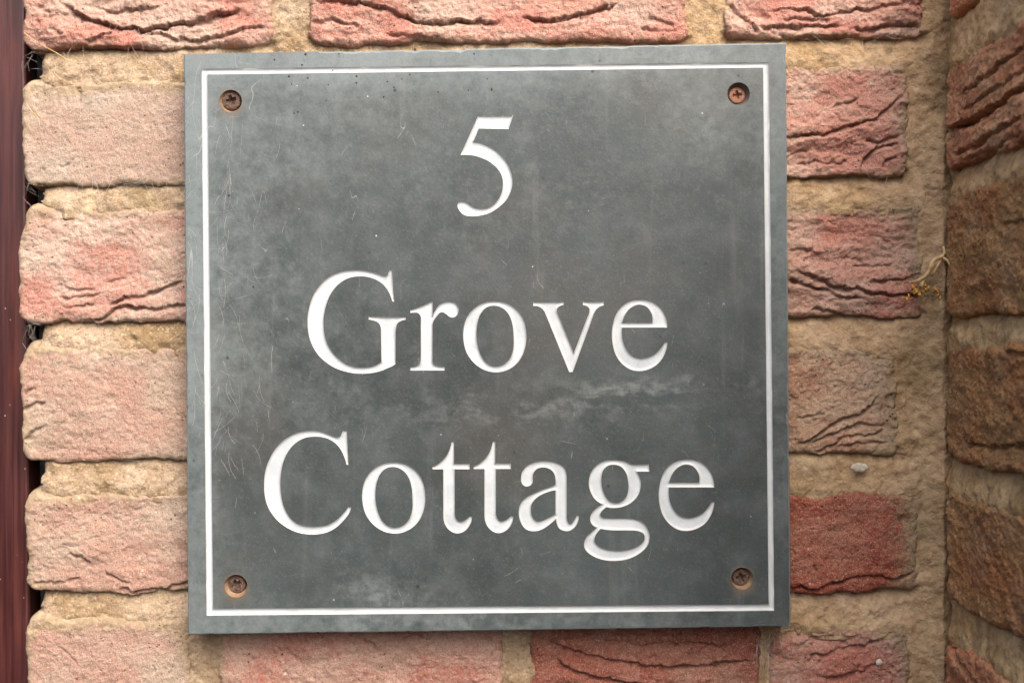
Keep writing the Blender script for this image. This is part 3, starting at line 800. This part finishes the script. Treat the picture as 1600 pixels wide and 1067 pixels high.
def add_ring(loops, mk=None):
    """loft of equal-length closed loops (each (n,3)); as triangles"""
    global base
    n = len(loops[0])
    verts.append(np.concatenate(loops))
    j = np.arange(n); jn = (j + 1) % n
    for k in range(len(loops) - 1):
        a, b, c, d = base + k * n + j, base + k * n + jn, base + (k + 1) * n + jn, base + (k + 1) * n + j
        faces.append(np.stack([a, b, c], -1)); faces.append(np.stack([a, c, d], -1))
    tot = n * len(loops)
    vv = np.concatenate(loops)
    mm = face_masks(vv[:, [0, 2]])
    if mk:
        for kk, val in mk.items(): mm[kk] = np.full(tot, val, float) if np.isscalar(val) else val
    for kk in masks: masks[kk] = np.concatenate([masks[kk], mm[kk]])
    base += tot
def at_y(c, y): return np.stack([c[:, 0], np.full(len(c), y), c[:, 1]], -1)
add_ring([at_y(outer_f, YF), at_y((outer_f * 0.5 + outer_c * 0.5), YF + 0.00022), at_y(outer_c, YF + 0.0008), at_y(outer_c, YB)], {'film_shade': 1.1})
bc = outer_c.mean(0)
add_ring([at_y(outer_c, YB), at_y(outer_c * 0 + bc, YB)])
for hcirc, (hc, hr, c2, r2, ang, kind, dep) in zip(holes, screws_px):
    c0 = np.array(sp(*hc)); c1 = np.array(sp(*c2))
    rust_v = 0.55 if kind == 'copper' else 1.0
    inner = c0 * 0.4 + c1 * 0.6 + (hcirc - c0) * (r2 / hr) * 0.98
    n = len(hcirc)
    rv = np.concatenate([np.full(n, 0.5 * rust_v), np.full(n, rust_v), np.full(n, rust_v), np.full(n, rust_v)])
    add_ring([at_y(hcirc, YF), at_y(c0 + (hcirc - c0) * 0.97, YF + 0.0006), at_y(inner, YF + dep + 0.0006), at_y(inner, YF + dep + 0.006)], {'rust': rv, 'film_shade': 0.2})
    add_ring([at_y(inner, YF + dep + 0.006), at_y(inner * 0 + inner.mean(0), YF + dep + 0.006)], {'rust': 1.0})
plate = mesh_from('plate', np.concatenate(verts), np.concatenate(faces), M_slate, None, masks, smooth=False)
in_sign(plate)

# carved, painted channels
def carve(name, label, contours, dmax, wid, spacing, seed):
    lo = np.min([c.min(0) for c in contours], 0); hi = np.max([c.max(0) for c in contours], 0)
    xs = np.arange(lo[0], hi[0], spacing); zs = np.arange(lo[1], hi[1], spacing * 0.866)
    gx, gz = np.meshgrid(xs, zs)
    gx = gx + (np.arange(len(zs)) % 2)[:, None] * spacing * 0.5
    gx, gz = gx.ravel(), gz.ravel()
    ins = inside_eo(gx, gz, contours)
    gx, gz = gx[ins], gz[ins]
    d = contour_dist(gx, gz, contours)
    k = d > spacing * 0.42
    V, T = cdt_fill(contours, list(zip(gx[k], gz[k])))
    dist = contour_dist(V[:, 0], V[:, 1], contours)
    q = np.clip(1 - dist / wid, 0, 1)
    y = YF + dmax * np.sqrt(np.maximum(1 - q * q, 0)) + 0.00006 * fbm(V[:, 0] * 900, V[:, 1] * 900, seed, 2)
    y = np.where(dist < 1e-6, YF, y)
    o = mesh_from(name, np.stack([V[:, 0], y, V[:, 1]], -1), T, M_paint, None, {'rim': np.clip(dist / 0.0009, 0, 1)})
    o['label'] = label
    in_sign(o)
for i, (nm, lb, cs) in enumerate(glyph_c):
    carve(nm, 'white painted carved %s %s' % ('number' if nm == 'digit' else 'letter', lb), cs, 0.00085, 0.0017, 0.00050, 900 + i)
carve('border_line', 'thin white painted line carved round the sign', [bo, bi], 0.0009, 0.0014, 0.00075, 950)

# screws
def rust_mat(name, a, b, c):
    m = NT(name)
    tc = m.coord()
    n1 = m.noise(420, 5, 0.65, tc); n2 = m.noise(1800, 3, 0.6, tc)
    col = m.mix(m.ramp(n1, 0.35, 0.65), a, b)
    col = m.mix(m.ramp(n2, 0.55, 0.72, 0, 0.7), col, c)
    return m.done(col, m.ramp(n1, 0.3, 0.7, 0.45, 0.85), m.bump(m.math('ADD', n1, n2), 0.7, 0.0006), metal=0.35)
M_rust = rust_mat('rusty_steel', (0.085, 0.05, 0.036), (0.15, 0.092, 0.068), (0.30, 0.23, 0.19))
M_copper = rust_mat('copper_rust', (0.27, 0.12, 0.075), (0.37, 0.19, 0.125), (0.48, 0.34, 0.26))

def make_screw(hc, r, ang, kind, dep):
    """countersunk head with a cut cross recess: polar sheet whose height dips in the cross"""
    R = r * SP
    nr, na = 26, 96
    rr = np.linspace(0, 1, nr) ** 0.9
    A, Rr = np.meshgrid(np.linspace(0, 2 * math.pi, na, endpoint=False), rr)
    x, z = Rr * np.cos(A), Rr * np.sin(A)
    ca, sa = math.cos(math.radians(ang)), math.sin(math.radians(ang))
    xr, zr = x * ca + z * sa, -x * sa + z * ca
    arm = 0.15 if kind == 'copper' else 0.17
    ln = 0.52
    c1 = sstep(arm + 0.05, arm - 0.05, np.abs(xr)) * sstep(ln + 0.05, ln - 0.05, np.abs(zr))
    c2 = sstep(arm + 0.05, arm - 0.05, np.abs(zr)) * sstep(ln + 0.05, ln - 0.05, np.abs(xr))
    cross = np.maximum(c1, c2)
    ctr = sstep(0.30, 0.2, np.hypot(x, z))
    h = 0.0006 * (1 - Rr ** 2) - cross * (0.0010 + 0.0016 * (1 - np.hypot(x, z) / 0.6).clip(0, 1)) - ctr * 0.0006
    h = h - 0.0004 * sstep(0.88, 1.0, Rr)
    if kind != 'copper':
        h = h + 0.00035 * fbm(x * 3 + r, z * 3, int(hc[0]), 3) + 0.0004 * cross * fbm(x * 4, z * 4, 5, 2)
    y0 = YF + dep
    sc = (D + y0) / F
    cx, cz = (hc[0] - 800) * sc, (533.5 - hc[1]) * sc
    verts = np.stack([cx + x * R, y0 - h, cz + z * R], -1).reshape(-1, 3)
    ring2 = np.stack([cx + 0.98 * R * np.cos(A[0]), np.full(na, y0 + 0.004), cz + 0.98 * R * np.sin(A[0])], -1)
    tip = np.stack([cx + 0.35 * R * np.cos(A[0]), np.full(na, y0 + 0.009), cz + 0.35 * R * np.sin(A[0])], -1)
    verts = np.concatenate([verts, ring2, tip])
    F_ = []
    j = np.arange(na); jn = (j + 1) % na
    for k in range(nr + 1):
        F_.append(np.stack([k * na + j, (k + 1) * na + j, (k + 1) * na + jn, k * na + jn], -1))
    o = mesh_from('screw', verts, np.concatenate(F_), M_copper if kind == 'copper' else M_rust, None)
    o['label'] = 'copper coloured cross head screw, set deep' if kind == 'copper' else 'dark rusted cross head screw'
    in_sign(o)
for (hc, hr, c2, r2, ang, kind, dep) in screws_px:
    make_screw(c2, r2, ang, kind, dep)

# ------------------------------------------------------------------ window frame beyond the brick ends
def frame_mat():
    m = NT('maroon_wood_stain')
    tc = m.coord()
    g = m.noise(30, 5, 0.6, m.mapping(tc, scale=(14, 14, 0.35)))
    g2 = m.noise(18, 4, 0.6, m.mapping(tc, scale=(3, 3, 0.5)))
    col = m.mix(m.ramp(g, 0.35, 0.7), (0.032, 0.008, 0.0085), (0.075, 0.019, 0.016))
    col = m.mix(m.ramp(g2, 0.5, 0.75, 0, 0.6), col, (0.13, 0.030, 0.020))
    v = m.voro(230, tc); k = m.noise(45, 2, 0.5, tc)
    col = m.mix(m.math('MULTIPLY', m.ramp(v, 0.10, 0.05), m.ramp(k, 0.55, 0.62)), col, (0.45, 0.36, 0.30))
    return m.done(col, m.ramp(g, 0.3, 0.7, 0.28, 0.45), m.bump(g, 0.25, 0.0008), spec=0.5)
M_frame = frame_mat()
frame = empty('window_frame', 'dark maroon stained timber frame at the left edge beside the brick ends', 'window frame', loc=(-0.30, 0.03, -0.22))
def in_frame(o):
    o.parent = frame; o.matrix_parent_inverse = frame.matrix_basis.inverted(); return o
def extrude_profile(name, prof, z0, z1, mat, top_dx=0.0):
    """prof: closed list of (x,y), extruded up z with a slight lean"""
    nz = 9
    vv = []
    for k in range(nz):
        t = k / (nz - 1)
        vv += [(x + top_dx * (t - 0.5), y, z0 + (z1 - z0) * t) for x, y in prof]
    n = len(prof)
    ff = [(k * n + i, k * n + (i + 1) % n, (k + 1) * n + (i + 1) % n, (k + 1) * n + i) for k in range(nz - 1) for i in range(n)]
    return mesh_from(name, vv, ff, mat, None, smooth=False)
YW = 0.016
def fx(px): return (px - 800.0) * (D + YW) / F
e = fx(43.0)
prof = [(fx(-330), YW), (e - 0.0018, YW), (e - 0.0009, YW + 0.0003), (e - 0.0002, YW + 0.0010), (e, YW + 0.0020), (e, YW + 0.055), (fx(-330), YW + 0.055)]
in_frame(extrude_profile('jamb', prof, -0.215, 0.215, M_frame, -0.0030))
bd = fx(-62)
prof = [(fx(-330), YW - 0.010), (bd - 0.003, YW - 0.010), (bd, YW - 0.007), (bd + 0.004, YW - 0.0005), (fx(-330), YW - 0.0005)]
in_frame(extrude_profile('moulding', prof, -0.215, 0.215, M_frame))
m = NT('black_sealant'); tc = m.coord(); n1 = m.noise(160, 4, 0.6, tc)
M_seal = m.done(m.mix(m.ramp(n1, 0.4, 0.7), (0.018, 0.018, 0.019), (0.075, 0.073, 0.07)), 0.7, m.bump(n1, 0.6, 0.001))
def seal_prof():
    a, b = e + 0.0010, wall_uv(66, 0)[0]
    return [(a, 0.030), (a + 0.002, 0.026), ((a + b) / 2, 0.024), (b, 0.028), (b, 0.05), (a, 0.05)]
in_frame(extrude_profile('sealant', seal_prof(), -0.215, 0.215, M_seal, -0.0030))

# ------------------------------------------------------------------ small things on the wall
def tube(points, radii, sides=6):
    P = [Vector(p) for p in points]
    vv, ff = [], []
    for i, p in enumerate(P):
        t = (P[min(i + 1, len(P) - 1)] - P[max(i - 1, 0)]).normalized()
        a = t.orthogonal().normalized(); b = t.cross(a)
        for k in range(sides):
            an = 2 * math.pi * k / sides
            vv.append(tuple(p + (a * math.cos(an) + b * math.sin(an)) * radii[i]))
    for i in range(len(P) - 1):
        for k in range(sides):
            ff.append((i * sides + k, i * sides + (k + 1) % sides, (i + 1) * sides + (k + 1) % sides, (i + 1) * sides + k))
    return vv, ff
def join(parts):
    vv, ff = [], []
    for v, f in parts:
        n = len(vv); vv += v; ff += [tuple(i + n for i in q) for q in f]
    return vv, ff
def wp(px, py, out):             # photograph pixel at a stand-off (mm) from the brick face
    k = (D - out / 1000.0) / F
    return ((px - 800) * k, -out / 1000.0, (533.5 - py) * k)
def spline(pts, n=8):
    out = []
    m_ = len(pts)
    for i in range(m_ - 1):
        p0, p1, p2, p3 = [Vector(pts[max(0, min(m_ - 1, j))]) for j in (i - 1, i, i + 1, i + 2)]
        for k in range(n):
            t = k / n
            out.append(0.5 * ((2 * p1) + (p2 - p0) * t + (2 * p0 - 5 * p1 + 4 * p2 - p3) * t * t + (3 * p1 - p0 - 3 * p2 + p3) * t ** 3))
    out.append(Vector(pts[-1]))
    return out

m = NT('dry_straw'); tc = m.coord(); n1 = m.noise(300, 3, 0.6, tc)
M_straw = m.done(m.mix(m.ramp(n1, 0.35, 0.65), lin((232, 204, 154), 0.72), lin((204, 164, 108), 0.68)), 0.8)
m = NT('web_silk'); M_web = m.done((0.44, 0.41, 0.36), 0.8)
m = NT('yellow_lichen'); tc = m.coord(); n1 = m.noise(500, 3, 0.6, tc)
M_yel = m.done(m.mix(m.ramp(n1, 0.4, 0.6), (0.62, 0.40, 0.05), (0.52, 0.22, 0.03)), 0.8)
m = NT('lime_white'); tc = m.coord(); n1 = m.noise(300, 4, 0.6, tc)
M_lime = m.done(m.mix(m.ramp(n1, 0.35, 0.7), (0.56, 0.51, 0.43), (0.40, 0.35, 0.27)), 0.7, m.bump(n1, 0.4, 0.0008))
m = NT('orange_grit'); M_grit = m.done((0.55, 0.26, 0.10), 0.7)

# long dry fibre, top left
def fibre(pts, r):
    c = spline([wp(*p) for p in pts])
    n = len(c)
    return tube(c, [r * (0.5 + 0.5 * math.sin(math.pi * min(1, 0.15 + 0.85 * i / n))) for i in range(n)], 5)
v, f = fibre([(37, 51, 4), (60, 68, 5), (86, 82, 4.5), (112, 97, 3), (137, 98, 1.5)], 0.00028)
o = mesh_from('straw_fibre', v, f, M_straw); o['label'] = 'long pale straw fibre lying over the top left mortar joint'; o['category'] = 'straw'
v, f = join([fibre([(40, 160, 2), (50, 175, 3), (60, 186, 2.5), (62, 197, 2)], 0.00022), fibre([(36, 215, 2), (42, 203, 3), (46, 190, 2.5)], 0.00022), fibre([(46, 180, 2.2), (56, 178, 3), (64, 184, 2)], 0.00018)])
o = mesh_from('straw_tuft', v, f, M_straw); o['label'] = 'small yellowish straw wisps stuck on the buff brick left of the sign'; o['category'] = 'straw'

# rooted dry sprig in the corner
sprig = empty('dry_sprig', 'withered straw coloured sprig with yellow tips in the wall corner', 'plant', loc=wp(1474, 405, 4))
def in_sprig(o):
    o.parent = sprig; o.matrix_parent_inverse = sprig.matrix_basis.inverted(); return o
for pts, r in [([(1474, 386, 3), (1475, 396, 5), (1470, 402, 7), (1458, 408, 9), (1451, 424, 10), (1443, 434, 9), (1430, 440, 7), (1422, 441, 5)], 0.0010),
               ([(1472, 402, 6), (1466, 414, 9), (1459, 426, 9), (1455, 433, 7)], 0.0006),
               ([(1472, 402, 6), (1481, 408, 9), (1486, 416, 10), (1491, 419, 10), (1494, 426, 8)], 0.0008),
               ([(1462, 406, 8), (1456, 418, 10), (1450, 430, 9), (1441, 443, 8), (1436, 452, 6)], 0.0007),
               ([(1444, 434, 8), (1440, 446, 8), (1436, 449, 6)], 0.0012)]:
    v, f = fibre(pts, r * 1.1)
    in_sprig(mesh_from('stem', v, f, M_straw))
rnd = random.Random(5)
for (x, y) in [(1426, 449), (1431, 456), (1437, 461), (1441, 455), (1447, 452), (1452, 450), (1460, 452), (1464, 456), (1467, 461), (1470, 466), (1419, 463), (1417, 468), (1444, 446), (1429, 453)]:
    a = rnd.uniform(0.7, 2.4)
    pts = [(x, y - 3, 6), (x + rnd.uniform(-2, 2), y, 7.5), (x + 5 * math.cos(a), y + 5 * math.sin(a), 6)]
    v, f = fibre(pts, rnd.uniform(0.0004, 0.0008))
    in_sprig(mesh_from('tip', v, f, M_yel))

def lump(name, px, py, out, rx, rz, ry, mat, label, cat, seed):
    nu, nv = 26, 16
    c = Vector(wp(px, py, out)); vv = []
    for j in range(nv):
        ph = math.pi * j / (nv - 1)
        for i in range(nu):
            th = 2 * math.pi * i / nu
            d = Vector((math.sin(ph) * math.cos(th), math.cos(ph), math.sin(ph) * math.sin(th)))
            k = 1 + 0.4 * float(fbm(np.array([d.x * 1.6 + seed]), np.array([d.z * 1.6 + d.y]), seed, 3)[0])
            vv.append((c.x + d.x * rx * S * k, c.y + d.y * ry * S * k, c.z + d.z * rz * S * k))
    ff = [(j * nu + i, j * nu + (i + 1) % nu, (j + 1) * nu + (i + 1) % nu, (j + 1) * nu + i) for j in range(nv - 1) for i in range(nu)]
    o = mesh_from(name, vv, ff, mat); o['label'] = label; o['category'] = cat
    return o
lump('lime_fleck', 1343, 731, 0.8, 13, 7, 3, M_lime, 'chalky white fleck stuck on the mortar right of the sign', 'fleck', 3)
lump('lime_fleck', 1374, 1034, 0.6, 5.5, 5, 2.5, M_lime, 'small round white fleck on the red brick at lower right', 'fleck', 8)
lump('grit_pebble', 47, 336, -8, 5, 3.5, 4, M_grit, 'tiny orange pebble lodged in the gap beside the maroon frame', 'pebble', 4)

# soot-dark specks spattered along the top of the slate
sparts = []
for k, (zx, zy) in enumerate([(415,140),(425,170),(487,147),(565,172),(582,118),(672,140),(672,165),(790,160),(845,150),(875,133),(815,182),(776,218),(983,200),(1098,193),(1170,150),(1187,190),(435,280),(450,275),(558,232),(360,77),(478,57),(605,55),(187,593),(895,38),(465,97),(1120,55),(280,940),(15,940),(40,985)]):
    x, z = sp(281 + zx / 2.435, 62 + zy / 2.435)
    rr = random.Random(k); n = 9
    r0 = rr.uniform(1.1, 2.0) * SP; a0 = rr.uniform(0, 3); sq = rr.uniform(0.6, 1.0)
    ring = [(x + r0 * rr.uniform(0.7, 1.2) * math.cos(2 * math.pi * i / n), YF - 0.00003, z + sq * r0 * 1.2 * rr.uniform(0.7, 1.2) * math.sin(2 * math.pi * i / n)) for i in range(n)]
    top = [(x + (p[0] - x) * 0.55, YF - 0.00022, z + (p[2] - z) * 0.55) for p in ring]
    vv = ring + top + [(x, YF - 0.00026, z)]
    ff = [(i, (i + 1) % n, n + (i + 1) % n, n + i) for i in range(n)] + [(n + i, n + (i + 1) % n, 2 * n, 2 * n) for i in range(n)]
    sparts.append((vv, ff))
vv, ff = [], []
for a, b in sparts:
    n0 = len(vv); vv += a
    for q in b:
        ff.append((q[0] + n0, q[1] + n0, q[2] + n0)); 
        if q[3] != q[2]: ff.append((q[0] + n0, q[2] + n0, q[3] + n0))
m = NT('soot'); M_soot = m.done((0.03, 0.026, 0.022), 0.9)
o = mesh_from('specks', vv, ff, M_soot, None)
o['kind'] = 'stuff'; o['label'] = 'tiny black dirt specks near the top of the slate'
in_sign(o)

# spider silk, too fine to count
parts = []
rnd = random.Random(11)
def strand(x, y, L, a, o0, o1, r, curl=0.5):
    pts = []
    for k in range(5):
        t = k / 4
        pts.append((x + L * t * math.cos(a) + curl * 6 * math.sin(t * 3 + x), y + L * t * math.sin(a) + curl * 6 * math.cos(t * 2.5 + y), o0 + (o1 - o0) * t + 2.0 * math.sin(math.pi * t)))
    parts.append(fibre(pts, r))
for k in range(150):        # over the joint and bricks by the upper left corner
    strand(rnd.uniform(84, 270), rnd.choice((rnd.uniform(60, 120), rnd.uniform(120, 330), rnd.uniform(280, 330), rnd.uniform(490, 720))), rnd.uniform(14, 55), rnd.uniform(-1.9, 1.9), rnd.uniform(0.3, 1.2), rnd.uniform(0.3, 1.2), rnd.uniform(0.00003, 0.00007))
for (x, y) in [(48, 97), (46, 300), (48, 520), (50, 510)]:
    for k in range(9):
        strand(x + rnd.uniform(-14, 6), y + rnd.uniform(-16, 16), rnd.uniform(14, 34), rnd.uniform(-1.6, 1.6), rnd.uniform(-6, 1), rnd.uniform(-4, 1.5), rnd.uniform(0.00003, 0.00006), 0.2)
for k in range(14):        # below the lower right corner of the sign
    strand(rnd.uniform(1180, 1222), rnd.uniform(980, 1020), rnd.uniform(20, 60), rnd.uniform(1.2, 2.0), 3, 2, rnd.uniform(0.00006, 0.00013), 0.4)
for k in range(26):        # return wall corner and upper course
    strand(rnd.uniform(1230, 1470), rnd.choice((rnd.uniform(50, 95), rnd.uniform(270, 320))), rnd.uniform(10, 36), rnd.uniform(-3, 3), 1, 1, rnd.uniform(0.00005, 0.0001))
def on_slate(x, y, L, a, r, bend):
    pts = []
    for k in range(6):
        t = k / 5
        an = a + bend * t
        pts.append((x, y)); x += L / 5 * math.cos(an); y += L / 5 * math.sin(an)
    c = [Vector((sp(*p)[0], YF - r * 0.6, sp(*p)[1])) for p in pts]
    parts.append(tube(spline(c, 4), [r] * (5 * 4 + 1), 4))
for k in range(120):
    x = 290 + abs(rnd.gauss(0, 60)); y = rnd.uniform(150, 720)
    if 312 < x < 338: x += 26
    on_slate(x, y, rnd.uniform(8, 46), rnd.choice((1.57, 1.3, 1.9, 0.6, 2.6)) + rnd.uniform(-0.5, 0.5), rnd.uniform(0.00002, 0.00005), rnd.uniform(-0.9, 0.9))
for k in range(40):
    on_slate(rnd.uniform(340, 1180), rnd.uniform(125, 930), rnd.uniform(5, 26), rnd.uniform(-3.1, 3.1), rnd.uniform(0.00002, 0.00004), rnd.uniform(-0.6, 0.6))
v, f = join(parts)
o = mesh_from('cobweb', v, f, M_web)
o['label'] = 'fine dusty cobweb threads caught on the bricks around the sign'; o['category'] = 'cobweb'; o['kind'] = 'stuff'
